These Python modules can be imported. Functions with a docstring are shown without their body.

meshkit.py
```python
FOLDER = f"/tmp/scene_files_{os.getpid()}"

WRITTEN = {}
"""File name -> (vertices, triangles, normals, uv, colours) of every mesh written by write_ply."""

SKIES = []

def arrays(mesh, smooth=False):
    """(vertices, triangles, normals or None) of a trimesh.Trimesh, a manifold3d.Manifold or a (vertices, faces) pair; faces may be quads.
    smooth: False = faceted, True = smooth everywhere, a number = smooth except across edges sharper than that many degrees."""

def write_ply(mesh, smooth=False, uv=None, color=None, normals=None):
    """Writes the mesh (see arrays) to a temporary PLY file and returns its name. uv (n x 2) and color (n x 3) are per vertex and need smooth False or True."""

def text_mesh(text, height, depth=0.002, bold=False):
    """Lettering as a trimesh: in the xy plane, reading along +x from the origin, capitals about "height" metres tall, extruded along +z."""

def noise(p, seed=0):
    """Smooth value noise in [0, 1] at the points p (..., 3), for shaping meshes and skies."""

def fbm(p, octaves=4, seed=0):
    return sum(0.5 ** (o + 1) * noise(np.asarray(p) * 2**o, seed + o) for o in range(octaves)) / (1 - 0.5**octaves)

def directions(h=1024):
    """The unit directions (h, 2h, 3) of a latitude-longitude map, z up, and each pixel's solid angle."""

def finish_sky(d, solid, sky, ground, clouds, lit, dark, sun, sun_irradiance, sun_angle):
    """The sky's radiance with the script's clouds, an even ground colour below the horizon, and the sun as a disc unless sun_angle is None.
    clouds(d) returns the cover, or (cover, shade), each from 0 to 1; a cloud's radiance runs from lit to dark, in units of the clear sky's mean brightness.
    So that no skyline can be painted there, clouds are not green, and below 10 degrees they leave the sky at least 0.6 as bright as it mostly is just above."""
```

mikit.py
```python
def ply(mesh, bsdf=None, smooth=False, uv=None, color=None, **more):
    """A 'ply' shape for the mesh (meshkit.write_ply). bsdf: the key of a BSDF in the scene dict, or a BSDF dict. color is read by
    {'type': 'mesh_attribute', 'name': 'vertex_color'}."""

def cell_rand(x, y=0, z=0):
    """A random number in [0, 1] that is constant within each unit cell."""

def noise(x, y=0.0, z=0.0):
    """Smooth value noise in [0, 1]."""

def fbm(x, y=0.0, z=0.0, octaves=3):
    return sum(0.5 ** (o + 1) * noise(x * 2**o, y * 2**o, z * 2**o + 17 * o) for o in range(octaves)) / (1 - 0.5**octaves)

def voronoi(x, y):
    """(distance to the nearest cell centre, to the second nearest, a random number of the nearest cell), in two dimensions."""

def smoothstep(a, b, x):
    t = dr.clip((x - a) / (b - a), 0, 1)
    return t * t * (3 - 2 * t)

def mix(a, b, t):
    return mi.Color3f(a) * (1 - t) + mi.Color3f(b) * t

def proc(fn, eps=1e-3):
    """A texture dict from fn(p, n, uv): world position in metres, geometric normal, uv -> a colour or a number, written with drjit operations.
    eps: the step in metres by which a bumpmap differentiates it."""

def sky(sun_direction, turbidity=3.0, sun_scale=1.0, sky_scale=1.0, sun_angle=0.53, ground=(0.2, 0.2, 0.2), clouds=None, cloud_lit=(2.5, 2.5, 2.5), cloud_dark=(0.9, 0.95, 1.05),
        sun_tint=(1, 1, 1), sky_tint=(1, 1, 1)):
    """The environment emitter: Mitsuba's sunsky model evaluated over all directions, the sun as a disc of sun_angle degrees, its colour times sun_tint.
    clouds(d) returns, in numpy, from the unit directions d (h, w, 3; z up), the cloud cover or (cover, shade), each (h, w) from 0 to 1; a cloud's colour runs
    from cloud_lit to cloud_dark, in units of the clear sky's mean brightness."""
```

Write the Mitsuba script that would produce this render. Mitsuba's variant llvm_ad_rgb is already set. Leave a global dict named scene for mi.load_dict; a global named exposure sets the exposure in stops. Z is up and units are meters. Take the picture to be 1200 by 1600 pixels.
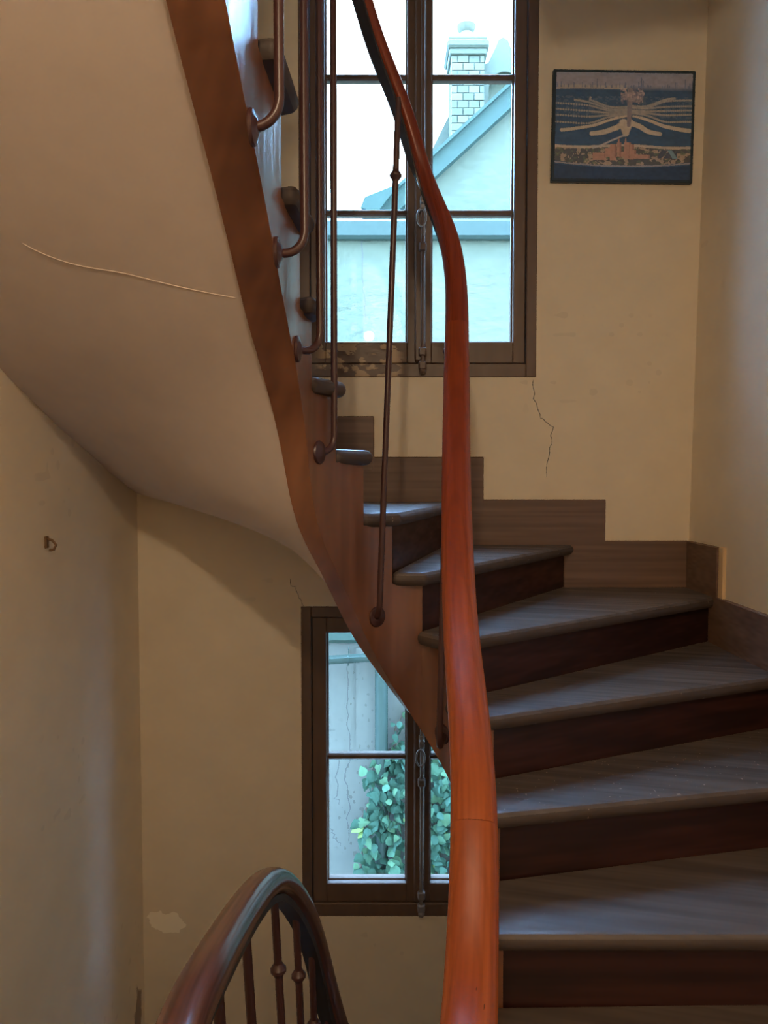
import math, random, numpy as np, trimesh, mitsuba as mi, drjit as dr, mikit, meshkit
import manifold3d as m3
from scipy.interpolate import CubicSpline, PchipInterpolator
from mikit import noise, fbm, smoothstep, mix, proc, voronoi
rng = np.random.default_rng(7)
scene, labels = {}, {}
T4 = mi.ScalarTransform4f

# ------------------------------------------------------------------ camera, sky, exposure
PITCH = math.radians(2.6)
scene['camera'] = {'type': 'perspective', 'fov': 53.13, 'fov_axis': 'x', 'near_clip': 0.02, 'far_clip': 200.0,
                   'to_world': T4().look_at(origin=[0, 0, 0], target=[0, math.cos(PITCH), -math.sin(PITCH)], up=[0, 0, 1])}
exposure = 0.0
SKY = 330.0          # scale of the overcast sky
scene['sky'] = mikit.sky([0.3, -0.5, 0.8], turbidity=4.0, sun_scale=0.0, sky_scale=SKY, ground=(0.10, 0.11, 0.11),
                         clouds=lambda d: (np.ones(d.shape[:2]), np.clip(1.0 - d[..., 2], 0, 1) * 0.9 + 0.1 * meshkit.fbm(d * 2.0, 3, 5)),
                         cloud_lit=(0.46, 0.96, 1.75), cloud_dark=(0.20, 0.40, 0.68))
LAMP_POS, LAMP_RGB, LAMP_R = (-0.13, -0.35, 1.225), (830.0, 640.0, 430.0), 0.045

# ------------------------------------------------------------------ helpers
def bsdf(name, d): scene[name] = d; return name
def pr(color, rough=0.5, spec=0.5, **k):
    c = color if isinstance(color, dict) else {'type': 'rgb', 'value': list(color)}
    return {'type': 'principled', 'base_color': c, 'roughness': rough, 'specular': spec, **k}
def bump(b, fn, scale, eps=1e-3): return {'type': 'bumpmap', 'arbitrary': proc(fn, eps), 'scale': scale, 'bsdf': b}
def two(b): return {'type': 'twosided', 'bsdf': b}
def add(key, mesh, mat, smooth=False, **k): scene[key] = mikit.ply(mesh, mat, smooth, **k); return key
def lab(key, label, cat=None, group=None, kind=None):
    labels[key] = {n: v for n, v in (('label', label), ('category', cat), ('group', group), ('kind', kind)) if v}
def struct(key, mesh, mat, label, smooth=False, cat=None): add(key, mesh, mat, smooth); lab(key, label, cat, kind='structure')
def num(name, i): return name if i == 0 else f'{name}_{i:03d}'
def cat(ms): return trimesh.util.concatenate(ms)
def hull(p): return trimesh.convex.convex_hull(np.asarray(p, float))
def cbox(x0, x1, y0, y1, z0, z1, c=0.003):
    c = min(c, (x1 - x0) / 2.1, (y1 - y0) / 2.1, (z1 - z0) / 2.1)
    a = np.array([[x0, x1], [y0, y1], [z0, z1]]); pts = []
    for i in np.ndindex(2, 2, 2):
        base = np.array([a[k, i[k]] for k in range(3)]); s = np.array([1 - 2 * i[k] for k in range(3)]) * c
        for keep in range(3):
            q = base + s; q[keep] = base[keep]; pts.append(q)
    return hull(pts)
def box(x0, x1, y0, y1, z0, z1):
    m = trimesh.creation.box((x1 - x0, y1 - y0, z1 - z0)); m.apply_translation(((x0 + x1) / 2, (y0 + y1) / 2, (z0 + z1) / 2)); return m
def rslab(poly, z0, z1, r):
    """convex plan polygon as a slab with half-round edges"""
    p = np.asarray(poly, float); c = p.mean(0); out = []
    u = np.linspace(-math.pi / 2, math.pi / 2, 7); n = len(p)
    for i in range(n):
        a = p[i] - p[i - 1]; b = p[(i + 1) % n] - p[i]; a /= np.linalg.norm(a); b /= np.linalg.norm(b)
        s = np.sign(a[0] * b[1] - a[1] * b[0]) or 1
        na, nb = s * np.array([-a[1], a[0]]), s * np.array([-b[1], b[0]])
        q = p[i] + r * (na + nb) / (1 + na @ nb)
        t0, t1 = math.atan2(*(-na)[::-1]), math.atan2(*(-nb)[::-1])
        dt = (t1 - t0 + math.pi) % (2 * math.pi) - math.pi
        for t in np.linspace(t0, t0 + dt, 4):
            for w in u:
                out.append([q[0] + r * math.cos(w) * math.cos(t), q[1] + r * math.cos(w) * math.sin(t), (z0 + z1) / 2 + (z1 - z0) / 2 * math.sin(w)])
    return hull(out)
def sweep(pts, prof, up=(0, 0, 1), caps=True, scale=None):
    """sweeps the closed profile (n,2: sideways, up) along pts; returns mesh, uv"""
    P = np.asarray(pts, float); n = len(prof); t = np.gradient(P, axis=0); t /= np.linalg.norm(t, axis=1, keepdims=True)
    if up is None:
        u = np.zeros_like(P); a = np.cross(t[0], [0.3, 0.2, 0.9]); a = a if np.linalg.norm(a) > 0.1 else np.cross(t[0], [1, 0, 0])
        a /= np.linalg.norm(a); u[0] = a
        for i in range(1, len(P)):
            a = u[i - 1] - t[i] * (u[i - 1] @ t[i]); u[i] = a / np.linalg.norm(a)
    else:
        u = np.asarray(up, float) - t * (t @ np.asarray(up, float))[:, None]; u /= np.linalg.norm(u, axis=1, keepdims=True)
    s = np.cross(t, u); pr_ = np.asarray(prof, float)
    sc = np.ones(len(P)) if scale is None else np.asarray(scale); s, u = s * sc[:, None], u * sc[:, None]
    v = P[:, None] + pr_[None, :, :1] * s[:, None] + pr_[None, :, 1:] * u[:, None]
    m = len(P); i, j = np.meshgrid(np.arange(m - 1), np.arange(n), indexing='ij'); a = i * n + j; b = i * n + (j + 1) % n
    f = np.stack([a, b, b + n, a + n], -1).reshape(-1, 4)
    f = np.vstack([f[:, [0, 1, 2]], f[:, [0, 2, 3]]])
    v = v.reshape(-1, 3); L = np.concatenate([[0], np.cumsum(np.linalg.norm(np.diff(P, axis=0), axis=1))])
    uv = np.stack([np.tile(np.arange(n) / n, m), np.repeat(L, n)], -1)
    if not caps: return trimesh.Trimesh(v, f[:, ::-1] if trimesh.Trimesh(v, f, process=False).volume < 0 else f, process=False), uv
    c = [P[0], P[-1]]; v = np.vstack([v, c]); uv = np.vstack([uv, [[0.5, 0], [0.5, L[-1]]]]); k = m * n
    j = np.arange(n)
    f = np.vstack([f, np.stack([np.full(n, k), (j + 1) % n, j], -1), np.stack([np.full(n, k + 1), (m - 1) * n + j, (m - 1) * n + (j + 1) % n], -1)])
    mesh = trimesh.Trimesh(v, f, process=False)
    if mesh.volume < 0: mesh.faces = mesh.faces[:, ::-1]
    return mesh, uv
def circle(r, n=14): a = np.arange(n) * 2 * np.pi / n; return np.stack([np.cos(a) * r, np.sin(a) * r], -1)
def superell(w, h, e=3.0, n=40):
    a = np.arange(n) * 2 * np.pi / n; c, s = np.cos(a), np.sin(a)
    return np.stack([np.sign(c) * np.abs(c) ** (2 / e) * w / 2, np.sign(s) * np.abs(s) ** (2 / e) * h / 2], -1)
def lathe(prof, at=(0, 0, 0), axis=(0, 0, 1), n=24):
    m = trimesh.creation.revolve(np.asarray(prof, float), sections=n)
    m.apply_transform(trimesh.geometry.align_vectors([0, 0, 1], np.asarray(axis, float) / np.linalg.norm(axis))); m.apply_translation(at); return m
def ball(c, r, sub=2):
    m = trimesh.creation.icosphere(sub, r); m.apply_translation(c); return m

# ------------------------------------------------------------------ materials
def wall_fn(p, n, uv):
    a = fbm(p.x * 1.7 + 3, p.y * 1.7, p.z * 1.7, 4); b = fbm(p.x * 9, p.y * 9 + 4, p.z * 9, 3)
    c = mix((0.68, 0.595, 0.465), (0.75, 0.665, 0.53), a) * (0.95 + 0.10 * b)
    # smudges of dirt and a flaked patch low on the back wall, by the corner
    d1 = dr.sqrt(dr.square((p.x + 0.912) / 0.075) + dr.square((p.z + 1.865 + 0.15 * (p.x + 0.912)) / 0.042)) + 1.3 * (fbm(p.x * 24, p.y * 3, p.z * 30, 3) - 0.5)
    patch = smoothstep(1.04, 0.98, d1) * smoothstep(-0.5, -0.7, p.x) * smoothstep(3.1, 3.13, p.y)
    c = mix(c, mi.Color3f(0.92, 0.86, 0.72), patch)
    d2 = dr.sqrt(dr.square((p.y - 3.06) / 0.05) + dr.square((p.z + 2.22) / 0.13)) + 0.8 * (fbm(p.x * 5, p.y * 40, p.z * 22, 3) - 0.5)
    st = smoothstep(1.0, 0.75, d2) * smoothstep(-0.9, -1.0, p.x)
    c = mix(c, mi.Color3f(0.19, 0.13, 0.09), st * 0.85)
    spk = smoothstep(0.79, 0.83, noise(p.x * 26 + 2, p.y * 26, p.z * 26)) * smoothstep(0.62, 0.72, noise(p.x * 2.1, p.y * 2.1 + 9, p.z * 2.1))
    return mix(c, c * 0.92, spk)
def wall_b(p, n, uv): return fbm(p.x * 7, p.y * 7, p.z * 7, 3) * 0.8 + 0.2 * noise(p.x * 70, p.y * 70, p.z * 70)
M_WALL = bsdf('mat_wall', two(bump(pr(proc(wall_fn), 0.62, 0.3), wall_b, 0.002)))
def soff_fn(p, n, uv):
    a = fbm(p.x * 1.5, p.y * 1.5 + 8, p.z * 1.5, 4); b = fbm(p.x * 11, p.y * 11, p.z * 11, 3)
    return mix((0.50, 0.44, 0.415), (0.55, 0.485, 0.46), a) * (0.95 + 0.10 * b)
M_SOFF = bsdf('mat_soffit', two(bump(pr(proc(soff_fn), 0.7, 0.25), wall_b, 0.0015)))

def grain(a, b, c, su, sl):
    """wood with the grain along b"""
    w = fbm(a * su, b * sl, c * su, 4); r = noise(a * su * 4, b * sl * 1.3, c * su * 4)
    return w, r
def tread_fn(p, n, uv):
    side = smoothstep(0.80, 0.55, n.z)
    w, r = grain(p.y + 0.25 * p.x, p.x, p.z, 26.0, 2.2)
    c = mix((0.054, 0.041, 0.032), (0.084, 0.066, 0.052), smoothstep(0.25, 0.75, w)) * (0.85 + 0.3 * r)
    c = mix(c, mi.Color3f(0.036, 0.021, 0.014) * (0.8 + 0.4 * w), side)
    spk = smoothstep(0.955, 0.97, noise(p.x * 120, p.y * 120, p.z * 30))
    return mix(c, mi.Color3f(0.32, 0.25, 0.18), spk * 0.5)
def tread_r(p, n, uv): return 0.34 + 0.16 * fbm(p.x * 7, p.y * 16, p.z * 7, 3) + 0.3 * smoothstep(0.85, 0.5, n.z)
def tread_b(p, n, uv): return fbm(p.x * 6, p.y * 32, p.z * 10, 3)
M_TREAD = bsdf('mat_tread', two(bump(pr(proc(tread_fn), proc(tread_r), 0.9), tread_b, 0.0025)))
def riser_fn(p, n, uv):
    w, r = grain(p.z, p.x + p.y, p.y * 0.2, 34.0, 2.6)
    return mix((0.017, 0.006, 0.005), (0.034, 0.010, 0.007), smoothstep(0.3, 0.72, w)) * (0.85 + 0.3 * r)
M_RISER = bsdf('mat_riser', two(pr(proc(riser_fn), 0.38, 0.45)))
def string_fn(p, n, uv):
    w, r = grain(p.x * 1.0 + p.y, p.z * 1.0 - p.y * 0.7, p.x, 9.0, 2.3)
    k = noise(p.x * 5 + 4, p.y * 5, p.z * 5)
    return mix((0.10, 0.037, 0.018), (0.185, 0.074, 0.034), smoothstep(0.25, 0.75, w * 0.6 + k * 0.4)) * (0.85 + 0.3 * r)
def string_b(p, n, uv): return fbm(p.x * 20, p.y * 20, p.z * 3.5, 3)
M_STRING = bsdf('mat_string', two(bump(pr(proc(string_fn), 0.30, 0.65, clearcoat=0.8, clearcoat_gloss=0.75), string_b, 0.004)))
def skirt_fn(p, n, uv):
    w, r = grain(p.z, p.x + p.y, p.y * 0.2, 30.0, 2.0)
    return mix((0.115, 0.066, 0.042), (0.145, 0.086, 0.056), smoothstep(0.3, 0.7, w)) * (0.85 + 0.3 * r)
M_SKIRT = bsdf('mat_skirting', two(pr(proc(skirt_fn), 0.5, 0.4)))
M_RAW = bsdf('mat_raw_edge', two(pr((0.62, 0.45, 0.26), 0.7, 0.2)))
def rail_fn_for(tone):
    def rail_fn(p, n, uv):
        u, v = uv.x, uv.y
        w = fbm(u * 22, v * 2.6 + tone * 7, tone * 3, 4); r = noise(u * 90, v * 7, tone)
        arch = dr.sin(40.0 * (v * 0.9 + 1.7 * dr.square((u - 0.25) * 2.4) + 0.35 * fbm(u * 6, v * 3, tone, 2)))
        c = mix((0.185, 0.038, 0.009), (0.25, 0.058, 0.013), smoothstep(0.25, 0.75, w)) * (0.90 + 0.18 * r)
        c = c * (1.0 - 0.10 * smoothstep(0.3, 1.0, arch))
        nick = smoothstep(0.972, 0.985, noise(u * 44, v * 50, tone * 5))
        return mix(c, c * 0.35, nick) * mix((1, 1, 1), (0.62, 0.48, 0.75), tone * (smoothstep(0.3, 0.85, v) if tone == 0.5 else 1.0) * (1.6 if tone == 0.5 else 1.0))  # upper section: backlit dimness put into its wood colour; middle section darkens upward
    return rail_fn
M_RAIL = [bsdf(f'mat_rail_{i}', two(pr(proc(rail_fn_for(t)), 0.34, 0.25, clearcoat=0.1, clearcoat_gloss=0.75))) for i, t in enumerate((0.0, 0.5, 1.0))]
def dark_rail_fn(p, n, uv):
    w = fbm(uv.x * 22, uv.y * 2.6, 2, 4); r = noise(uv.x * 90, uv.y * 7, 3)
    return mix((0.050, 0.018, 0.011), (0.085, 0.030, 0.017), smoothstep(0.25, 0.75, w)) * (0.8 + 0.35 * r)
M_DRAIL = bsdf('mat_dark_rail', two(pr(proc(dark_rail_fn), 0.20, 0.9, clearcoat=1.0, clearcoat_gloss=0.92)))
M_IRON = bsdf('mat_iron', two(pr((0.045, 0.018, 0.017), 0.34, 0.45)))
M_DIRON = bsdf('mat_iron_bar', two(pr((0.020, 0.017, 0.018), 0.4, 0.5)))
def win_fn(p, n, uv):
    w, r = grain(p.x + p.y, p.z, p.y, 24.0, 2.5)
    c = mix((0.080, 0.046, 0.030), (0.13, 0.080, 0.053), w)
    flake = smoothstep(0.52, 0.56, fbm(p.x * 22, p.y * 8, p.z * 34, 4)) * smoothstep(0.19, 0.14, dr.abs(p.x + 0.10)) * smoothstep(0.085, 0.06, dr.abs(p.z - 0.475))
    return mix(c, mi.Color3f(0.34, 0.235, 0.14), flake)
def win_b(p, n, uv):
    return fbm(p.x * 22, p.y * 8, p.z * 34, 4) * smoothstep(0.19, 0.14, dr.abs(p.x + 0.10)) * smoothstep(0.085, 0.06, dr.abs(p.z - 0.475)) + 0.1 * noise(p.x * 60, p.y * 60, p.z * 8)
M_WIN = bsdf('mat_window_paint', two(bump(pr(proc(win_fn), 0.42, 0.45), win_b, 0.006)))
M_STEEL = bsdf('mat_worn_steel', two(pr((0.20, 0.18, 0.17), 0.4, 0.5, metallic=0.4)))
M_GLASS = bsdf('mat_glass', {'type': 'thindielectric', 'int_ior': 1.5})
def render_fn(p, n, uv):
    a = fbm(p.x * 1.3, p.y, p.z * 1.3, 4); b = noise(p.x * 9, p.y * 3, p.z * 9)
    return mix((0.125, 0.129, 0.089), (0.146, 0.146, 0.100), a) * (0.94 + 0.08 * b)
def render_b(p, n, uv): return fbm(p.x * 13, p.y * 13, p.z * 20, 4)
M_REND = bsdf('mat_render', two(bump(pr(proc(render_fn), 0.85, 0.2), render_b, 0.012, 2e-3)))
def cwall_fn(p, n, uv):
    a = fbm(p.x * 2.1 + 5, p.y, p.z * 1.4, 4); b = fbm(p.x * 14, p.y, p.z * 5, 3)
    c = mix((0.154, 0.145, 0.124), (0.208, 0.189, 0.158), a)
    pit = smoothstep(0.80, 0.84, noise(p.x * 42 + 9, p.y, p.z * 24)) * smoothstep(0.5, 0.65, noise(p.x * 4.5, p.y, p.z * 2.5))
    return mix(c, mi.Color3f(0.12, 0.11, 0.09), pit * 0.8) * (0.94 + 0.1 * b)
M_CWALL = bsdf('mat_court_wall', two(pr(proc(cwall_fn), 0.85, 0.2)))
M_CRACK = bsdf('mat_crack', two(pr((0.12, 0.11, 0.10), 0.9, 0.1)))
M_SEAM = bsdf('mat_seam', two(pr((0.56, 0.49, 0.44), 0.8, 0.2)))
M_ZINC = bsdf('mat_zinc', two(pr((0.036, 0.056, 0.043), 0.45, 0.5)))
M_COPE = bsdf('mat_coping', two(pr((0.048, 0.074, 0.057), 0.7, 0.3)))
def slate_fn(p, n, uv): return mix((0.093, 0.100, 0.071), (0.121, 0.121, 0.086), noise(p.x * 6, p.y * 6, p.z * 9))
M_ROOF = bsdf('mat_slate', two(pr(proc(slate_fn), 0.75, 0.3)))
M_BRICK = [bsdf(f'mat_brick_{i}', two(pr(c, 0.85, 0.2))) for i, c in enumerate(((0.150, 0.143, 0.100), (0.129, 0.129, 0.093), (0.171, 0.157, 0.111)))]
M_MORTAR = bsdf('mat_mortar', two(pr((0.071, 0.082, 0.061), 0.9, 0.1)))
M_GROUND = bsdf('mat_ground', two(pr((0.20, 0.19, 0.17), 0.9, 0.1)))
M_LEAF = [bsdf(f'mat_leaf_{i}', {'type': 'principledthin', 'base_color': {'type': 'rgb', 'value': c}, 'roughness': 0.45, 'diff_trans': 0.5, 'spec_trans': 0.0, 'eta': 1.45})
          for i, c in enumerate(((0.059, 0.112, 0.076), (0.086, 0.161, 0.098), (0.118, 0.203, 0.112), (0.212, 0.280, 0.089)))]
M_STEM = bsdf('mat_stem', two(pr((0.14, 0.10, 0.075), 0.8, 0.2)))
M_IVYBACK = bsdf('mat_ivy_back', two(pr((0.10, 0.105, 0.095), 0.9, 0.1)))
M_FLOOR = bsdf('mat_floor', two(pr(proc(tread_fn), 0.4, 0.5)))
M_FRAME = bsdf('mat_print_edge', two(pr((0.022, 0.036, 0.048), 0.45, 0.4)))
M_PRINT = bsdf('mat_print', two(pr({'type': 'mesh_attribute', 'name': 'vertex_color'}, 0.45, 0.4)))
M_HOOK = bsdf('mat_rusty', two(pr((0.13, 0.07, 0.03), 0.6, 0.4)))
M_WHITE = bsdf('mat_white_plastic', two(pr((0.7, 0.68, 0.62), 0.5, 0.4)))

# ------------------------------------------------------------------ stair geometry
YB, XL, XR = 3.14, -1.01, 1.25          # back, left and right wall faces
FK = list(range(-6, 12))
FP = [(.15, .95), (.165, 1.17), (.18, 1.38), (.205, 1.592), (.225, 1.78), (.24, 1.96), (.215, 2.12), (.14, 2.232), (.058, 2.235), (-.035, 2.175), (-.11, 2.055),
      (-.168, 1.94), (-.19, 1.825), (-.205, 1.61), (-.215, 1.39), (-.225, 1.17), (-.23, .95), (-.235, .73)]
FS = CubicSpline(FK, np.array(FP))       # well face of the string in plan, by step number
OUT = {-6: (XR, .95), -5: (XR, 1.17), -4: (XR, 1.38), -3: (XR, 1.592), -2: (XR, 2.0), -1: (XR, 2.39), 0: (XR, 2.87), .4: (XR, YB), 1: (.785, YB), 2: (.30, YB), 3: (-.15, YB), 4: (-.58, YB),
       4.6: (XL, YB), 5: (XL, 2.84), 6: (XL, 2.38), 7: (XL, 1.99), 8: (XL, 1.62), 9: (XL, 1.3), 10: (XL, 1.0), 11: (XL, .73)}
OKS = sorted(OUT); OPS = np.array([OUT[k] for k in OKS])
def O(k): return np.array([np.interp(k, OKS, OPS[:, 0]), np.interp(k, OKS, OPS[:, 1])])
def F(k): return FS(k)
def nout(k): t = FS(k, 1); t = t / np.linalg.norm(t); return np.array([t[1], -t[0]])
def zt(k): return -.45 + .175 * k
DS = CubicSpline([-6, -3, 0, .7, 1.8, 3, 4.3, 5.2, 5.8, 6.3, 7.5, 8.9, 11], [.40, .42, .48, .505, .56, .565, .54, .535, .475, .443, .432, .47, .5])   # string depth below the nosings
WS = PchipInterpolator([-6, 3, 4.5, 5.5, 6.5, 7, 11], [.05, .05, .055, .062, .08, .085, .085])
TO = PchipInterpolator([-6, .5, 2, 3, 3.5, 4, 4.6, 5, 6, 7, 9, 11], [.26, .28, .36, .40, .40, .39, .42, .41, .44, .47, .47, .46])   # soffit depth at the wall
OV = 0.035                                # nosing overhang
def nose(k):                              # nosing line of step k: inner and outer end
    i = F(k) - nout(k) * 0.03; o = O(k); return i, o
def along(k, s):                          # nosing line shifted by s towards the top of the stair
    a, b = F(k), O(k); d = (b - a) / np.linalg.norm(b - a); fwd = np.array([-d[1], d[0]])
    return a + fwd * s, b + fwd * s, d

def build_flight(prefix, k0, k1, dz, lo=0, treads=True, string=True):
    n = lo
    for k in range(k0, k1):
        if treads:
            a, b, d = along(k, 0.0); a2, b2, d2 = along(k + 1, OV + 0.022)
            ov = 0.032 if k < 5 else 0.038
            a, a2 = a - d * ov, a2 - d2 * ov; a2 = a2 - np.array([-d2[1], d2[0]]) * (0.022 if k < 5 else 0.05)
            b, b2 = b + d * 0.05, b2 + d2 * 0.05
            poly = [a, b]
            for kc, c in ((.4, (XR + .05, YB + .05)), (4.6, (XL - .05, YB + .05))):
                if k <= kc < k + 1: poly.append(np.array(c))
            poly += [b2, a2]
            m = rslab(poly, zt(k) - 0.042 + dz, zt(k) + dz, 0.02)
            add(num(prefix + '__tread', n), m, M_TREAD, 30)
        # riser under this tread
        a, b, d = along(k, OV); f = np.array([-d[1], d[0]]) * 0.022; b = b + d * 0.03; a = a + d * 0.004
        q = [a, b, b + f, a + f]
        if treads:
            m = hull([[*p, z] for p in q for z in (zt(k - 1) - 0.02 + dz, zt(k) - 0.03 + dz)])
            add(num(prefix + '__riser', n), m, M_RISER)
        n += 1
    if string:
        parts = []
        for k in range(k0, k1):
            fr = lambda kk: OV / np.linalg.norm(O(kk) - F(kk)) * 0  # noqa: E731
            ds = lambda kk: OV / max(np.linalg.norm(FS(kk, 1)), 0.05)  # noqa: E731  step number that the overhang amounts to
            s0, s1 = k + ds(k), min(k + 1 + ds(k + 1), 11.0)
            st = np.linspace(s0, s1, 8); V = []
            top = zt(k) - 0.036 + dz
            for s in st:
                p = F(s); nn = nout(s); zb = zt(s) - DS(s) + dz; q = p + nn * WS(s)
                V += [[*p, zb], [*p, top], [*q, top], [*q, zb]]
            V = np.array(V); fc = []
            for i in range(len(st) - 1):
                for j in range(4):
                    a_, b_ = i * 4 + j, i * 4 + (j + 1) % 4; fc += [[a_, b_, b_ + 4], [a_, b_ + 4, a_ + 4]]
            e = (len(st) - 1) * 4; fc += [[0, 2, 1], [0, 3, 2], [e, e + 1, e + 2], [e, e + 2, e + 3]]
            m = trimesh.Trimesh(V, fc, process=False)
            if m.volume < 0: m.faces = m.faces[:, ::-1]
            parts.append(m)
        add(prefix + ('__string' if lo == 0 else '__string_001'), cat(parts), M_STRING, 25)
    return n
def soffit_mesh(ka, kb, dz, thick=0.03):
    ks = np.unique(np.concatenate([np.arange(ka, kb + 1e-6, 0.1), [k for k in (.4, 4.6) if ka < k < kb]]))
    R = np.linspace(0, 1, 17); V = []
    for s in ks:
        a = F(s) + nout(s) * (WS(s) - 0.012); b = O(s); b = b + (b - a) / np.linalg.norm(b - a) * 0.02
        za, zb = zt(s) - DS(s) + 0.018 + dz, zt(s) - TO(s) + dz
        for r in R:
            V.append([*(a + (b - a) * r), za + (zb - za) * r])
    V = np.array(V); n, m = len(R), len(ks)
    i, j = np.meshgrid(np.arange(m - 1), np.arange(n - 1), indexing='ij'); a = (i * n + j).ravel()
    f = np.vstack([np.stack([a, a + 1, a + n + 1], -1), np.stack([a, a + n + 1, a + n], -1)])
    V2 = V + [0, 0, thick]; N = len(V)
    rim = np.concatenate([np.arange(n), np.arange(1, m) * n + n - 1, (m - 1) * n + np.arange(n - 2, -1, -1), np.arange(m - 2, 0, -1) * n])
    r2 = np.roll(rim, -1)
    f = np.vstack([f[:, ::-1], f + N, np.stack([rim, r2, r2 + N], -1), np.stack([rim, r2 + N, rim + N], -1)])
    me = trimesh.Trimesh(np.vstack([V, V2]), f, process=False)
    return me

# ------------------------------------------------------------------ room shell
WX0, WX1 = -0.342, 0.617                  # window openings in the back wall
W1Z, W2Z = (0.405, 2.27), (-1.838, -0.531)
zs = [-4.7, W2Z[0], W2Z[1], W1Z[0], W1Z[1], 11.0]; xs = [-5.0, WX0, WX1, 5.0]  # unseen height and width added to cut sky light on the facades opposite
bw = []
for i in range(5):
    for j in range(3):
        if j == 1 and i in (1, 3): continue
        bw.append(box(xs[j], xs[j + 1], YB, YB + 0.32, zs[i], zs[i + 1]))
struct('wall_back', cat(bw), M_WALL, 'cream plaster back wall with the two stacked windows', cat='wall')
struct('wall_left', box(XL - .25, XL, -1.2, YB + .0, -4.7, 4.3), M_WALL, 'cream plaster left wall below the sloping stair soffit', cat='wall')
LEAN = .018
rw = box(XR, XR + .45, -1.2, YB + .0, -4.7, 4.3).subdivide_to_size(1.2)
rw.vertices[:, 0] += np.maximum(rw.vertices[:, 2] + .26, 0) * LEAN
rw = cat([hull([[x + (LEAN * 4.56 if z > 0 else 0), y, z] for x in (XR, XR + .45) for y in (-1.2, YB) for z in (-.26, 4.3)]), box(XR, XR + .45, -1.2, YB, -4.7, -.26)])
struct('wall_right', rw, M_WALL, 'greyish cream plaster right wall beside the treads', cat='wall')
struct('wall_front', box(XL - .25, XR + .25, -1.4, -1.2, -4.7, 4.3), M_WALL, 'cream plaster wall behind the viewer', cat='wall')
from shapely.geometry import Polygon
def slab(poly, z0, z1):
    m = trimesh.creation.extrude_polygon(Polygon(poly), z1 - z0, engine='earcut'); m.apply_translation((0, 0, z0)); return m
near = [(.15, 1.0), (.145, .86), (.09, .70), (-.03, .62), (-.16, .68), (-.225, .80), (-.23, .95)]
land = [(XL, -1.2), (XR, -1.2), (XR, 1.16), (.16, 1.16)] + near + [(XL, .95)]
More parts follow.
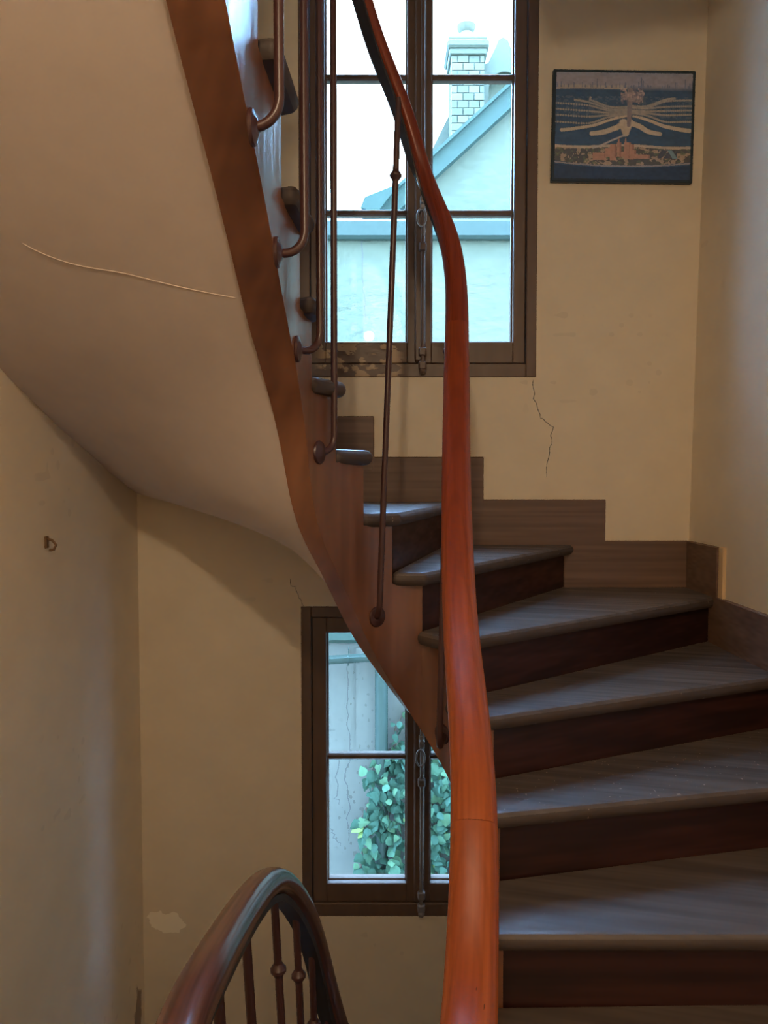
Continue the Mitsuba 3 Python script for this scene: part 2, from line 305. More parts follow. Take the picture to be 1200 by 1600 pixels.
struct('floor', slab(land, -1.66, -1.505), M_FLOOR, 'dark wooden landing floor beneath the viewer', cat='floor')
up_land = [(XL, -1.2), (XR, -1.2), (XR, .70), (.15, .70)] + [(x, y - .1) for x, y in near[2:-1]] + [(-.235, .72), (XL, .72)]
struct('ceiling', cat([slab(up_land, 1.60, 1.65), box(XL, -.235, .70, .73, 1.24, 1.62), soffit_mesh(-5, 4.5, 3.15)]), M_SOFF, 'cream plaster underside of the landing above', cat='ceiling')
struct('ceiling_top', box(XL - .25, XR + .25, -1.4, YB + .32, 4.3, 4.5), M_SOFF, 'cream plaster ceiling at the top of the stairwell', cat='ceiling')
struct('floor_bottom', box(XL - .25, XR + .25, -1.4, YB + .32, -4.9, -4.7), M_FLOOR, 'dark floor at the bottom of the stairwell', cat='floor')

n = build_flight('staircase', -5, 11, 0.0)
build_flight('staircase', -5, 10, -2.8, lo=n)
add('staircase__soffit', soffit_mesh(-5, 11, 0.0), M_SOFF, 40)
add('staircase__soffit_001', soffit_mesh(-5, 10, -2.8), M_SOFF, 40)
lab('staircase', 'dark wooden winding staircase with worn treads, curved inner string and cream plaster underside', 'staircase')
lab('staircase__soffit', 'smooth cream plaster underside')

# ---- stepped skirting boards
def board(key, x0, x1, y0, y1, z0, z1, m=M_SKIRT): add(key, cbox(x0, x1, y0, y1, z0, z1, .003), m)
t = .016
bs = [(.735, XR, zt(0) - .05, zt(0) + .19), (.26, .903, zt(1) - .05, zt(1) + .184), (-.20, .405, zt(2) - .05, zt(2) + .182), (-.63, -.04, zt(3) - .05, zt(3) + .172), (XL, -.47, zt(4) - .05, zt(4) + .175)]
for i, (x0, x1, z0, z1) in enumerate(bs): board(num('baseboard_back__board', i), x0, x1, YB - t - .0008 * i, YB + .01, z0, z1)
lab('baseboard_back', 'stepped dark brown skirting boards rising along the back wall', 'skirting', kind='structure')
rs = [(2.835, YB - t, zt(0) - .05, zt(0) + .19), (2.36, 2.95, zt(-1) - .05, zt(-1) + .178), (1.96, 2.46, zt(-2) - .05, zt(-2) + .178), (1.55, 2.07, zt(-3) - .05, zt(-3) + .178), (1.35, 1.65, zt(-4) - .05, zt(-4) + .178)]
for i, (y0, y1, z0, z1) in enumerate(rs): board(num('baseboard_right__board', i), XR - t - .0008 * i, XR + .01, y0, y1, z0, z1)
add('baseboard_right__bare_edge', cbox(XR - .012, XR + .01, 2.795, 2.833, zt(0) - .002, zt(0) + .192, .002), M_RAW)
lab('baseboard_right', 'stepped dark brown skirting boards along the right wall', 'skirting', kind='structure')
lab('baseboard_right__bare_edge', 'pale unpainted wooden edge strip')

# ------------------------------------------------------------------ handrails and balusters
def spline_pts(P, m=160):
    P = np.array(P, float); s = np.concatenate([[0], np.cumsum(np.linalg.norm(np.diff(P, axis=0), axis=1))])
    return CubicSpline(s, P)(np.linspace(0, s[-1], m))
RAILP = [(-.02, .60, -.665), (.060, .70, -.63), (.101, .87, -.60), (.122, 1.02, -.475), (.137, 1.34, -.29), (.155, 1.64, -.045), (.186, 1.98, .365), (.168, 2.15, .69), (.135, 2.185, .79), (.045, 2.18, 1.04), (-.024, 2.12, 1.175),
         (-.066, 2.05, 1.27), (-.108, 1.95, 1.40), (-.128, 1.8, 1.55), (-.145, 1.6, 1.72), (-.155, 1.38, 1.88), (-.165, 1.15, 2.05), (-.175, .95, 2.2), (-.18, .75, 2.32)]
R = spline_pts(RAILP, 420)
def cut_at(pts, px_y):                    # index along the rail at which a picked depth is passed
    return int(np.argmin(np.abs(pts[:, 2] - px_y)))
prof = superell(.064, .052, 2.7)
def taper(q): return 1 - .20 * np.clip((q[:, 2] - .25) / .5, 0, 1)
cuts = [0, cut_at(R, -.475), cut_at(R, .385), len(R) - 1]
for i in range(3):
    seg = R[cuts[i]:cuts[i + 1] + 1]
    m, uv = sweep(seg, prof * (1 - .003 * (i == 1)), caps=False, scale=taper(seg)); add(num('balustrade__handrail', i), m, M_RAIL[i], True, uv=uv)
def under(pts, off):
    t_ = np.gradient(pts, axis=0); t_ /= np.linalg.norm(t_, axis=1, keepdims=True); u = np.array([0, 0, 1.]) - t_ * t_[:, 2:]; u /= np.linalg.norm(u, axis=1, keepdims=True)
    return pts - u * off
bar = np.array([(-.019, -.005), (.019, -.005), (.019, .005), (-.019, .005)])
m, uv = sweep(under(R, .030 * taper(R)[:, None]), bar, scale=taper(R)); add('balustrade__rail_bar', m, M_DIRON)
lab('balustrade', 'tall orange-brown varnished handrail with iron rods, curving up past the upper window', 'handrail')
lab('balustrade__rail_bar', 'dark flat iron bar under the handrail')
def rail_z(pts, x, y):
    d = np.hypot(pts[:, 0] - x, pts[:, 1] - y); return pts[np.argmin(d)]
def bent_rod(p0, nrm, x, y, ztop, xt, yt, r=.0085, bend=.045):
    """from the rosette p0 on the string out along nrm, then up to (xt, yt, ztop)"""
    p0 = np.array(p0, float); c = np.array([x, y, p0[2]]); out = c - p0; L = np.linalg.norm(out); d = out / L; b = min(bend, L * .95)
    up = np.array([xt - x, yt - y, ztop - p0[2]]); up /= np.linalg.norm(up)
    pts = [p0, c - d * b]
    for a in np.linspace(0, 1, 9)[1:]:
        a *= math.pi / 2; pts.append(c - d * b + d * b * math.sin(a) + up * b * (1 - math.cos(a)))
    e = np.array([xt, yt, ztop])
    for s in np.linspace(0, 1, 6)[1:]: pts.append(pts[10 - 1] * (1 - s) + e * s if False else pts[9] + (e - pts[9]) * s)
    return sweep(pts, circle(r, 14), up=None)[0], pts
def baluster(key, k, zbase, x, y, xt=None, yt=None, knob=.30, r=.0085, bend=.045, dz=0.0, rail=None):
    rail = R if rail is None else rail
    p = F(k); nn = -nout(k); p0 = np.array([p[0], p[1], zbase]); xt = x if xt is None else xt; yt = y if yt is None else yt
    top = rail_z(rail, xt, yt); zt_ = top[2] - .03
    m, pts = bent_rod(p0 - np.array([*nn, 0]) * .004, nn, x, y, zt_, xt, yt, r, bend)
    add(key, m, M_IRON, 40)
    add(key + '__rosette', lathe([(0, 0), (.029, 0), (.030, .003), (.028, .007), (.019, .009), (.013, .013), (0, .014)], p0, [*nn, 0]), M_IRON, 30)
    e, s = np.array([xt, yt, zt_]), pts[9]; q = e + (s - e) / np.linalg.norm(s - e) * knob
    kn = lathe([(0, -.014), (.009, -.014), (.012, -.009), (.0165, -.003), (.0165, .003), (.012, .009), (.009, .014), (0, .014)], q, e - s)
    add(key + '__knob', kn, M_IRON, 30)
up_bal = [(8.45, .575, -.172, 1.29), (7.45, .435, -.156, 1.53), (6.45, .287, -.148, 1.79), (4.95, .062, -.128, 1.985, None, None, .07), (2.85, -.400, -.014, 2.145, .040, 2.16, .21), (.62, -.745, .150, 2.06, .178, 2.08, .17),
          (-.9, -.95, .19, 1.90), (-2.0, -1.16, .172, 1.72), (-3.1, -1.32, .152, 1.50), (-4.1, -1.48, .138, 1.28)]
def front(k): return None
for i, b in enumerate(up_bal): baluster(num('balustrade__baluster', i), *b)

LOWP = [(-.185, .66, -.64), (-.225, .78, -.625), (-.233, .92, -.64), (-.238, 1.1, -.688), (-.236, 1.38, -.766), (-.224, 1.56, -.838), (-.192, 1.74, -1.0), (-.168, 1.86, -1.175), (-.140, 1.945, -1.37), (-.10, 2.02, -1.56), (-.04, 2.10, -1.75), (.04, 2.14, -1.93), (.13, 2.10, -2.12), (.17, 1.9, -2.4)]
RL = spline_pts(LOWP, 260)
m, uv = sweep(RL, superell(.058, .050, 2.5)); add('balustrade_001__handrail', m, M_DRAIL, True, uv=uv)
m, uv = sweep(under(RL, .030), np.array([(-.019, -.007), (.019, -.007), (.019, .007), (-.019, .007)])); add('balustrade_001__rail_bar', m, M_DIRON)
lab('balustrade_001', 'dark polished handrail on iron rods at bottom left, looping down out of view', 'handrail')
for i, (y, kn) in enumerate(((1.06, .3), (1.29, .3), (1.545, .158), (1.70, .150), (1.82, .2), (1.93, .25), (2.06, .3))):
    q = RL[np.argmin(np.abs(RL[:200, 1] - y))] if i < 6 else rail_z(RL, .0, 2.12)
    kk = np.linspace(5, 10.5, 300); k = kk[np.argmin([np.hypot(*(F(s) - q[:2])) for s in kk])] if i < 6 else 3.0
    x_, y_ = q[0], q[1]
    p = F(k); nn = -nout(k); o = p + nn * .05
    baluster(num('balustrade_001__baluster', i), k, zt(k) - .2 - 2.8, *o, x_, y_, knob=kn, rail=RL, r=.0083)

# ------------------------------------------------------------------ windows
def window(key, z0, z1, glass_bottom, row, rows, label, handle_z, bolt_to_bottom=True):
    yf, yg = YB - .004, YB + .055        # room face of the frame, glass
    fx0, fx1 = WX0, WX1; fw = .042
    fr = [cbox(fx0, fx0 + fw, yf, YB + .09, z0, z1), cbox(fx1 - fw, fx1, yf, YB + .09, z0, z1), cbox(fx0 + fw, fx1 - fw, yf, YB + .09, z0, z0 + .055), cbox(fx0 + fw, fx1 - fw, yf, YB + .09, z1 - .045, z1)]
    add(key + '__frame', cat(fr), M_WIN)
    gl = ((-.238, .094), (.192, .524)); mid = .143
    for s, (g0, g1) in enumerate(gl):
        sk = num(key + '__sash', s)
        a0, a1 = (fx0 + fw + .003, mid - .0015) if s == 0 else (mid + .0015, fx1 - fw - .003)
        b0, b1 = z0 + .058, z1 - .048; top = glass_bottom + row * rows - .026
        ys, ye = YB + .008, YB + .085
        ms = [cbox(a0, g0, ys, ye, b0, b1), cbox(g1, a1, ys, ye, b0, b1), cbox(g0, g1, ys, ye, b0, glass_bottom), cbox(g0, g1, ys, ye, top, b1)]
        # bevelled bead round the glass
        for (x0, x1, c0, c1) in ((g0 - .002, g0 + .006, glass_bottom, top), (g1 - .006, g1 + .002, glass_bottom, top), (g0, g1, glass_bottom - .002, glass_bottom + .006), (g0, g1, top - .006, top + .002)):
            ms.append(cbox(x0, x1, yg - .018, yg + .01, c0, c1, .002))
        add(sk, cat(ms), M_WIN)
        for r_ in range(1, rows):
            zc = glass_bottom + row * r_ - .013
            add(num(sk + '__muntin', r_ - 1), cbox(g0 - .004, g1 + .004, yg - .022, yg + .02, zc - .0125, zc + .0125, .006), M_WIN)
        for r_ in range(rows):
            c0 = glass_bottom + row * r_; c1 = c0 + row - .026
            q = np.array([[g0 - .004, yg, c0 - .004], [g1 + .004, yg, c0 - .004], [g1 + .004, yg, c1 + .004], [g0 - .004, yg, c1 + .004]])
            add(num(sk + '__pane', r_), trimesh.Trimesh(q, [[0, 1, 2], [0, 2, 3]], process=False), M_GLASS)
    # meeting strip and bolt rod with its keepers
    add(key + '__meeting_strip', cbox(mid - .020, mid + .026, YB - .012, YB + .012, z0 + .062, z1 - .05, .007), M_WIN)
    bx, by = mid + .012, YB - .022
    rod = [lathe([(0, 0), (.0075, 0), (.0075, z1 - z0 - .1), (0, z1 - z0 - .1)], (bx, by, z0 + .04))]
    kz = [z0 + .045, z0 + .10, handle_z - .14, handle_z + .12]
    for q in kz: rod.append(cbox(bx - .016, bx + .016, by - .012, YB, q - .018, q + .018, .006))
    rod.append(ball((bx, by - .002, z0 + .022), .014))
    add(key + '__bolt', cat(rod), M_STEEL if key != 'window_1' else M_WIN, 30)
    a = np.linspace(0, 2 * np.pi, 33)
    ring = np.stack([bx - .006 + .017 * np.cos(a), np.full(33, by - .022), handle_z - .03 + .034 * np.sin(a)], -1)
    hd = [sweep(ring, circle(.0042, 8), up=(0, 1, 0))[0], lathe([(0, 0), (.011, 0), (.013, .008), (.008, .016), (.010, .03), (0, .034)], (bx, by, handle_z + .035), (0, -1, 0)),
          cbox(bx - .012, bx + .012, by - .012, by + .012, handle_z + .005, handle_z + .06, .005), sweep(np.array([[bx + .002, by - .022, handle_z - .06], [bx + .006, by - .02, handle_z - .085], [bx + .002, by - .018, handle_z - .10]]), circle(.004, 8), up=None)[0]]
    add(key + '__handle', cat(hd), M_STEEL, 30)
    lab(key, label, 'window', kind='structure'); lab(key + '__handle', 'worn steel ring handle')
window('window_1', *W1Z, .550, .538, 3, 'tall brown-framed upper casement window with overexposed panes', 1.06)
window('window_2', *W2Z, -1.702, .5425, 2, 'brown-framed lower casement window with ivy behind its panes', -1.12)

# ------------------------------------------------------------------ framed print
fx0, fx1, fz0, fz1 = 0.668, 1.232, 1.174, 1.611
def poster(nx=300, nz=230):
    u, v = np.meshgrid((np.arange(nx) + .5) / nx, (np.arange(nz) + .5) / nz); c = np.zeros((nz, nx, 3))
    P = np.stack([u, v, 0 * u], -1); N = lambda s, o=3, sd=0: meshkit.fbm(P * s, o, sd)  # noqa: E731
    def put(mask, col, a=1.0): c[:] = c * (1 - (mask * a)[..., None]) + np.asarray(col) * (mask * a)[..., None]
    put(np.ones_like(u), (.035, .085, .16))
    put(np.ones_like(u), (.02, .05, .11), N(12) * .6)
    haze = np.clip((.17 - v) / .05, 0, 1); put(haze, (.27, .26, .33), .9)
    put(np.clip((.04 - v) / .04, 0, 1), (.17, .21, .32), .7)
    put((np.abs(v - .15 + .02 * N(6, 2, 3)) < .018) * (u < .52), (.33, .30, .29), .8)
    for i in range(46):                                            # skyline
        x = rng.random(); h = .02 + .05 * rng.random() ** 2 * (1.6 if x > .6 or .3 < x < .46 else .7); put((np.abs(u - x) < .004) * (v < .145) * (v > .14 - h), (.12, .15, .25), .8)
    def line(pts, w0, w1, col, a=1.0):
        pts = np.array(pts); n_ = 40; tt = np.linspace(0, 1, n_); s = np.linspace(0, 1, len(pts)); q = np.stack([np.interp(tt, s, pts[:, k]) for k in (0, 1)], -1)
        q[:, 1] = np.convolve(np.pad(q[:, 1], 4, 'edge'), np.ones(9) / 9, 'valid')
        best = np.full(u.shape, 9.0)
        for (x, y), w in zip(q, np.linspace(w0, w1, n_)): best = np.minimum(best, np.hypot((u - x) * 1.27, v - y) / w)
        put(np.clip((1.15 - best) / .3, 0, 1), col, a)
    SAND, FROND = (.42, .36, .30), (.30, .27, .25)
    L = [((.255, .235), .33), ((.14, .26), .35), ((.0, .29), .365), ((.0, .345), .38), ((.0, .40), .395), ((.0, .465), .41)]
    for (tx, ty), y0 in L: line([(tx, ty), (.25, ty + .02), (.40, y0), (.53, y0 - .01)], .010, .010, FROND, .9)
    for (tx, ty), y0 in [((.87, .235), .32), ((.99, .25), .335), ((1.0, .305), .335), ((1.0, .345), .36), ((1.0, .385), .375), ((1.0, .45), .39)]:
        line([(tx, ty), (.80, ty + .01), (.66, y0), (.55, y0 - .01)], .010, .010, FROND, .9)
    line([(.05, .548), (.28, .50), (.43, .43), (.52, .405)], .017, .010, SAND); line([(.985, .54), (.80, .50), (.66, .43), (.57, .405)], .020, .010, SAND)
    line([(.27, .575), (.36, .56), (.45, .515), (.50, .48)], .021, .026, SAND); line([(.77, .572), (.68, .55), (.62, .50), (.55, .47)], .019, .026, SAND)
    line([(.50, .47), (.52, .57)], .04, .03, SAND); line([(.55, .46), (.525, .57)], .03, .02, SAND)
    line([(.545, .16), (.54, .50)], .026, .018, (.20, .17, .20)); line([(.50, .22), (.60, .23)], .03, .05, (.32, .25, .27), .8)
    for i in range(60):
        x, y = .47 + .18 * rng.random(), .15 + .14 * rng.random(); put((np.abs(u - x) < .006) * (np.abs(v - y) < .012), (.42, .32, .32) if rng.random() < .5 else (.13, .12, .17), .6)
    put((N(60, 2, 9) > .56) * ((v > .22) * (v < .42)), (.14, .17, .2), .35)
    land_ = (v > .685 + .012 * np.sin(u * 9) + .01 * N(8, 2, 2)) * (v < .83 + .04 * (1 - (2 * u - 1) ** 2)); put(land_, (.075, .078, .09))
    put(land_ * (N(34, 3, 5) > .56), (.36, .27, .21), .8); put(land_ * (N(46, 2, 8) > .62), (.10, .14, .09), .7)
    put((np.abs(v - .69 - .01 * np.sin(u * 9)) < .012), (.44, .37, .31), .8)
    line([(.52, .58), (.42, .635), (.33, .69), (.28, .71)], .008, .008, (.36, .34, .36)); HOT = (.36, .20, .16)
    for x0, x1, y0 in ((.28, .38, .75), (.37, .42, .71), (.405, .455, .67), (.455, .49, .65), (.49, .53, .74), (.51, .56, .65), (.55, .585, .67), (.56, .60, .72), (.56, .70, .765)):
        put((u > x0) * (u < x1) * (v > y0) * (v < .80 + .02 * np.sin(x0 * 50)), HOT); put((u > x1 - .014) * (u < x1) * (v > y0) * (v < .8), (.22, .11, .10), .7)
    for x in (.47, .52): line([(x, .61), (x, .67)], .004, .010, HOT)
    put((u > .76) * (u < .90) * (v > .72) * (v < .80) * (((u * 1.0 + v * .6) * 18 % 1) < .75), (.055, .065, .10)); put((np.abs(u - .865 - (v - .76) * .5) < .018) * (v > .72) * (v < .80), (.13, .24, .30))
    put((np.abs(v - .842 - .035 * (1 - (2 * u - 1) ** 2)) < .007), (.25, .24, .29), .85); put((v > .86 + .035 * (1 - (2 * u - 1) ** 2)), (.018, .04, .085), .9)
    return np.clip((c * .85 + .15 * c.mean(-1, keepdims=True)) * 1.5 * (.86 + .28 * N(45, 2, 21))[..., None], 0, .8)
pc = poster(); nz_, nx_ = pc.shape[:2]
e = .012; xx = np.linspace(fx0 + e, fx1 - e, nx_); zz = np.linspace(fz1 - e, fz0 + e, nz_)
X, Z = np.meshgrid(xx, zz); V = np.stack([X, np.full_like(X, YB - .0245), Z], -1).reshape(-1, 3)
i, j = np.meshgrid(np.arange(nz_ - 1), np.arange(nx_ - 1), indexing='ij'); a = (i * nx_ + j).ravel()
pf = np.vstack([np.stack([a, a + nx_, a + nx_ + 1], -1), np.stack([a, a + nx_ + 1, a + 1], -1)])
add('framed_print__print', trimesh.Trimesh(V, pf, process=False), M_PRINT, color=pc.reshape(-1, 3))
add('framed_print__frame', cbox(fx0, fx1, YB - .024, YB - .0005, fz0, fz1, .003), M_FRAME)
lab('framed_print', 'unglazed aerial print of palm-shaped islands in dark blue sea, hung right of the upper window', 'picture')
lab('framed_print__frame', 'dark blue-black edge')
lab('framed_print__print', 'printed aerial view')
tilt = T4().translate([.94, YB, 1.38]).rotate([0, 1, 0], 0.8).translate([-.94, -YB, -1.38])
for k in ('framed_print__print', 'framed_print__frame'): scene[k]['to_world'] = tilt

# ------------------------------------------------------------------ small things on the walls
hk = (XL, 2.287, -.196)
hm = [cbox(XL - .002, XL + .006, hk[1] - .010, hk[1] + .010, hk[2] - .016, hk[2] + .020, .002),
      sweep(np.array([(XL + .002, hk[1], hk[2] + .012), (XL + .02, hk[1] - .002, hk[2] + .008), (XL + .032, hk[1] - .004, hk[2] - .006), (XL + .026, hk[1] - .004, hk[2] - .020), (XL + .012, hk[1] - .003, hk[2] - .022)]), circle(.004, 8), up=None)[0]]
add('wall_hook', cat(hm), M_HOOK, 30); lab('wall_hook', 'small rusty hook on the left plaster wall', 'hook')
def strip(pts, w, n_, mat, key, jag=.004, sub=5):
    """thin crack following pts on a surface of normal n_"""
    P = np.array(pts, float); q = [P[0]]
    for a_, b_ in zip(P[:-1], P[1:]):
        for s in np.linspace(0, 1, sub + 1)[1:]: q.append(a_ + (b_ - a_) * s + rng.normal(0, jag, 3) * (1 - np.abs(np.array(n_))) * (s < 1))
    add(key, sweep(np.array(q), np.array([(-w, -.0008), (w, -.0008), (w, .0008), (-w, .0008)]), up=n_)[0], mat)
def wp(px, py, y=YB):                    # measured spots on the back wall, metres
    return [(px - 600) / 1200 * y * (1 - (745 - py) / 1200 * math.tan(PITCH) * 0), y - .0006, (745 - py) / 1200 * y]
strip([(.606, YB, .395), (.62, YB, .30), (.635, YB, .24), (.69, YB, .205), (.675, YB, .12), (.665, YB, .0)], .0013, (0, -1, 0), M_CRACK, 'wall_back__crack')
strip([(-.33, YB, -.53), (-.36, YB, -.47), (-.385, YB, -.42)], .001, (0, -1, 0), M_CRACK, 'wall_back__crack_001')
lab('wall_back__crack', 'fine dark crack in the plaster')

# soffit seam: a raised line across the underside, from string to wall
SEAM = [(7.854, .616), (7.687, .537), (7.583, .461), (7.488, .370), (7.370, .281), (7.236, .183), (7.111, .083), (7.061, .041)]
sp = []
for s, r in SEAM:
    a = F(s) + nout(s) * (WS(s) - .012); b = O(s); za, zb = zt(s) - DS(s) + .018, zt(s) - TO(s)
    sp.append([*(a + (b - a) * r), za + (zb - za) * r - .0003])
sp = spline_pts(sp, 60)
add('staircase__soffit__seam', sweep(np.array(sp), np.array([(-.0009, -.0008), (.0009, -.0008), (.0009, .0008), (-.0009, .0008)]))[0], M_SEAM)

# ------------------------------------------------------------------ lamp above the landing (seen only mirrored in the window)
scene['ceiling_lamp__bulb'] = {**mikit.ply(ball(LAMP_POS, LAMP_R, 3), M_WHITE, True), 'emitter': {'type': 'area', 'radiance': {'type': 'rgb', 'value': list(LAMP_RGB)}}}
add('ceiling_lamp__base', lathe([(0, 0), (.055, 0), (.055, -.015), (.012, -.03), (.010, -.29), (.024, -.30), (.022, -.34), (0, -.34)], (LAMP_POS[0], LAMP_POS[1], 1.602)), M_WHITE, 30)
lab('ceiling_lamp', 'round lamp on the landing ceiling, mirrored as a white dot in the upper window', 'lamp')

# ------------------------------------------------------------------ outside: neighbour house seen through the upper window
H = 8.0
add('neighbour_house__wall', box(-7, 7, H, H + .25, -4.6, 2.50), M_REND)
add('neighbour_house__gutter', cat([cbox(-7, 7, H - .10, H + .02, 2.42, 2.62, .03), box(-7, 7, H - .02, H + .3, 2.44, 2.63)]), M_ZINC)
lab('neighbour_house__gutter', 'blue-grey zinc gutter band')
G = H + .3; sl = (4.12 - 2.84) / 1.42
def gz(x): return 2.755 + sl * x
add('neighbour_house__gable', slab([(-.12, 2.3), (4.2, 2.3), (4.2, gz(4.2) * .8), (2.6, gz(2.6)), (-.12, gz(-.12))], 0, .3).apply_transform(np.array([[1, 0, 0, 0], [0, 0, 1, G], [0, 1, 0, 0], [0, 0, 0, 1.]])), M_REND)
dn = np.array([-sl, 1]) / math.hypot(sl, 1)
def cop(x0, x1, lo_, hi_, y0, y1): return hull([[x0 + 0, y, gz(x0) + lo_] for y in (y0, y1)] + [[x1, y, gz(x1) + lo_] for y in (y0, y1)] + [[x0, y, gz(x0) + hi_] for y in (y0, y1)] + [[x1, y, gz(x1) + hi_] for y in (y0, y1)])
add('neighbour_house__coping', cat([cop(-.2, 2.6, -.10, .12, G - .12, G + .4), cop(-.2, 2.6, .12, .16, G - .16, G + .42)]), M_COPE)
lab('neighbour_house__coping', 'sloping teal coping of the gable')
add('neighbour_house__roof', hull([[x, y, z] for y in (9.85, 12.5) for x, z in ((-0.301, 2.3), (1.081, 5.068), (1.35, 4.518), (1.35, 2.3))]), M_ROOF)
add('neighbour_house__eave', hull([[x, y, z] for y in (G - .2, G + .5) for x, z in ((-.20, 2.90), (.16, 3.04), (-.24, 2.80), (-.08, 2.73))]), M_COPE)
strip([(-.22, H, 2.45), (-.225, H, 2.05), (-.20, H, 1.75), (-.205, H, 1.3), (-.19, H, .6)], .006, (0, -1, 0), M_CRACK, 'neighbour_house__crack', .012)
lab('neighbour_house', 'pale rendered house with sloping gable coping outside the upper window', 'house')
# brick chimney behind the gable
C = 9.2; cx0, cx1, cz1 = .785, 1.175, 4.92
add('neighbour_house__chimney', box(cx0 + .008, cx1 - .008, C + .008, C + .42, 2.5, cz1), M_MORTAR)
rows = 20; bh = .086; nb = 0
variants = {}
for r_ in range(rows):
    z = cz1 - (r_ + 1) * bh
    edges = [cx0, cx0 + .14, cx0 + .27, cx1] if r_ % 2 else [cx0, cx0 + .075, cx0 + .205, cx0 + .335, cx1]
    for x0, x1 in zip(edges[:-1], edges[1:]):
        j_ = rng.uniform(-.004, .004)
        add(num('neighbour_house__chimney__brick', nb), box(x0 + .005, x1 - .005, C - .004 + j_, C + .1, z + .005, z + bh - .005), M_BRICK[int(rng.integers(3))]); nb += 1
add('neighbour_house__chimney__cornice', cat([cbox(cx0 - .02, cx1 + .02, C - .03, C + .45, cz1, cz1 + .07, .01), cbox(cx0 - .05, cx1 + .05, C - .06, C + .48, cz1 + .07, cz1 + .16, .02), cbox(cx0 - .035, cx1 + .03, C - .04, C + .46, cz1 + .16, cz1 + .20, .01)]), M_BRICK[1], 30)
add('neighbour_house__chimney__pot', lathe([(0, 0), (.12, 0), (.13, .05), (.10, .10), (.095, .15), (.07, .17), (.10, .20), (.115, .25), (.09, .31), (0, .33)], ((cx0 + cx1) / 2 + .0, C + .2, cz1 + .19)), M_BRICK[2], 30)
lab('neighbour_house__chimney', 'pale brick chimney with cornice and pot')
# ornamental gabled dormer right of the chimney
a = np.linspace(0, np.pi, 15)
outer = [(1.17, 4.25), (1.17, 4.92), (1.24, 4.94), (1.33, 5.12), (1.36, 5.20), (1.42, 5.24), (1.48, 5.20), (1.51, 5.12), (1.62, 4.97), (1.78, 4.90), (1.78, 4.25)]
dm = trimesh.creation.extrude_polygon(Polygon(outer, [[(1.44 + .19 * math.cos(q), 4.62 + .22 * math.sin(q)) for q in a] + [(1.25, 4.30), (1.63, 4.30)]]), .3, engine='earcut')
dm.apply_transform(np.array([[1, 0, 0, 0], [0, 0, 1, C + .2], [0, 1, 0, 0], [0, 0, 0, 1.]]))
add('neighbour_house__dormer', dm, M_BRICK[1])
add('neighbour_house__dormer__infill', box(1.19, 1.76, C + .32, C + .5, 3.6, 4.88), M_REND)
lab('neighbour_house__dormer', 'pale ornamental gabled dormer')

# ------------------------------------------------------------------ outside: courtyard wall, gutter, downpipe and ivy seen through the lower window
K = 6.0
add('courtyard_wall__wall', box(-4, 4.5, K, K + .3, -4.6, -1.20), M_CWALL)
add('courtyard_wall__pier', box(-.22, -.06, K - .03, K + .05, -4.6, -1.34), M_CWALL)
add('courtyard_wall__coping', cat([cbox(-4, 4.5, K - .06, K + .36, -1.30, -1.12, .03)]), M_COPE)
lab('courtyard_wall', 'white stained courtyard wall outside the lower window', 'wall')
for i, pts in enumerate(([(-.275, K, -1.42), (-.285, K, -1.75), (-.27, K, -2.1), (-.29, K, -2.45), (-.28, K, -2.9)], [(-.36, K, -2.2), (-.37, K, -2.5), (-.36, K, -2.6)], [(-.45, K, -2.78), (-.40, K, -2.86), (-.35, K, -2.94)])):
    strip(pts, .004, (0, -1, 0), M_CRACK, num('courtyard_wall__crack', i), .012)
gy = K - .13
half = np.array([(math.cos(q) * .055, math.sin(q) * .055) for q in np.linspace(math.pi, 2 * math.pi, 9)] + [(math.cos(q) * .048, math.sin(q) * .048) for q in np.linspace(2 * math.pi, math.pi, 9)])
add('courtyard_gutter__trough', sweep(np.array([(-1.6, gy, -1.46), (-.2, gy, -1.375), (1.6, gy, -1.27)]), half)[0], M_ZINC, 30)
a = np.linspace(math.pi * 1.0, math.pi * 2.15, 14)
for i, x in enumerate((-.275, .55)):
    add(num('courtyard_gutter__bracket', i), sweep(np.stack([np.full(14, x), gy + .07 * np.cos(a), -1.365 + .075 * np.sin(a)], -1), np.array([(-.014, -.003), (.014, -.003), (.014, .003), (-.014, .003)]), up=(1, 0, 0))[0], M_ZINC)
lab('courtyard_gutter', 'grey half-round gutter under the coping of the courtyard wall', 'gutter')
add('drainpipe', sweep(np.array([(-.02, K - .09, -1.36), (-.02, K - .09, -2.4), (-.015, K - .09, -4.5)]), circle(.05, 18), up=None)[0], M_ZINC, 40)
lab('drainpipe', 'blue-grey drainpipe on the courtyard wall beside the ivy', 'pipe')
add('ground__paving', box(-9, 9, YB + .32, 14, -4.8, -4.6), M_GROUND); lab('ground', 'grey courtyard ground', 'ground', kind='structure')

def leaf_mesh(kind):
    o = [(0, 0), (.30, .10), (.46, .34), (.38, .62), (.16, .88), (0, 1.05)] if kind == 0 else [(0, 0), (.22, -.06), (.45, .16), (.30, .40), (.27, .56), (.10, .82), (0, 1.0)]
    R_ = np.array(o); Lf = R_[::-1].copy(); Lf[:, 0] *= -1; ring = np.vstack([R_, Lf[1:-1]])
    z = -.28 * np.abs(ring[:, 0]) - .18 * ring[:, 1] ** 2
    v = np.vstack([np.column_stack([ring, z]), [[0, .45, .02]]]); n_ = len(ring)
    return v, np.array([[i, (i + 1) % n_, n_] for i in range(n_)])
LV = [leaf_mesh(0), leaf_mesh(1)]
def ivy_edge(z): return np.interp(z, [-4.6, -3.3, -2.75, -2.45, -2.25, -2.1, -1.95, -1.75, -1.6], [-.30, -.25, -.19, -.14, -.12, .04, .09, .17, .40]) + .03 * math.sin(z * 17)
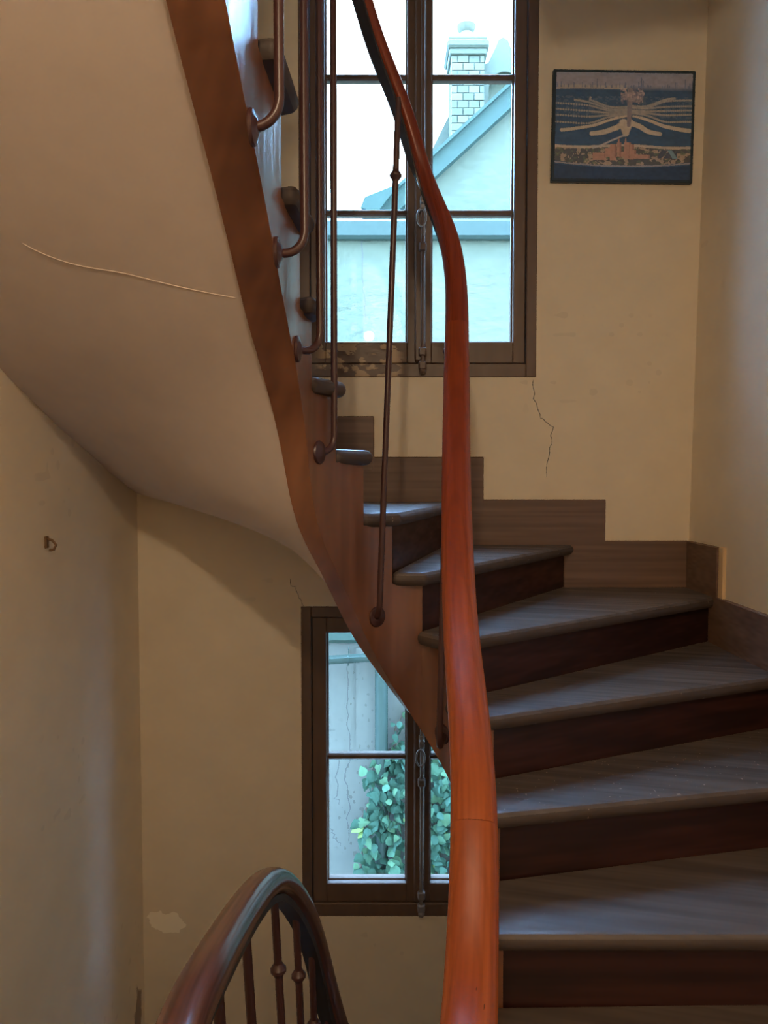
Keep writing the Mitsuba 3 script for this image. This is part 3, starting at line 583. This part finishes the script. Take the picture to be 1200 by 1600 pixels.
def leaf_xf(x, z):
    y = K - .07 - .12 * rng.random() - .06 * (z < -2.3)
    s = rng.uniform(.048, .092) * (1.15 if z < -2.2 else .95); yaw, pit, rol = rng.normal(0, 38), rng.normal(-18, 24), 180 + rng.normal(0, 50)
    M = trimesh.transformations
    m = M.translation_matrix((x, y, z)) @ M.rotation_matrix(math.radians(yaw), (0, 0, 1)) @ M.rotation_matrix(math.radians(90 + pit), (1, 0, 0)) @ M.rotation_matrix(math.radians(rol), (0, 0, 1)) @ np.diag([s, s, s, 1])
    return m
plys = {(g, c): mikit.ply(LV[g], M_LEAF[c], True) for g in (0, 1) for c in range(4)}
cnt = 0
while cnt < 290:                        # leaves in view from the landing
    x, z = rng.uniform(-.27, .50), rng.uniform(-3.30, -1.65)
    if x < ivy_edge(z) or (.17 < x < .29 and rng.random() < .9): continue
    c = int(rng.choice(4, p=[.36, .36, .24, .04]))
    scene[num('ivy__leaf', cnt)] = {**plys[(int(rng.integers(2)), c)], 'to_world': T4(leaf_xf(x, z))}; cnt += 1
vs, fs, at = [], [], 0
for _ in range(3600):
    z = rng.uniform(-4.5, -1.5); x = rng.uniform(ivy_edge(z) + .01, 2.6)
    if -.3 < x < .5 and z > -3.3 and rng.random() < .25: continue
    m = leaf_xf(x, z); v, f = LV[int(rng.integers(2))]; v = v @ m[:3, :3].T + m[:3, 3] + [0, .015, 0]; vs.append(v); fs.append(f + at); at += len(v)
add('ivy__foliage', trimesh.Trimesh(np.vstack(vs), np.vstack(fs), process=False), M_LEAF[0], True); labels['ivy__foliage'] = {'kind': 'stuff'}
st = []
for _ in range(34):
    x = rng.uniform(-.25, 1.8); z0 = -4.5; p = []
    for z in np.arange(z0, rng.uniform(-2.6, -1.7), .12):
        xx_ = max(x + .05 * math.sin(z * 5 + x * 9), ivy_edge(z) + .03); p.append((xx_, K - .03 - .02 * rng.random(), z))
    if len(p) > 3: st.append(sweep(np.array(p), circle(.006, 5), up=None)[0])
add('ivy__stem', cat(st), M_STEM)
labels['ivy__stem'] = {'label': 'thin brown climbing stems', 'kind': 'stuff'}
lab('ivy', 'green ivy climbing the courtyard wall behind the lower window', 'ivy')
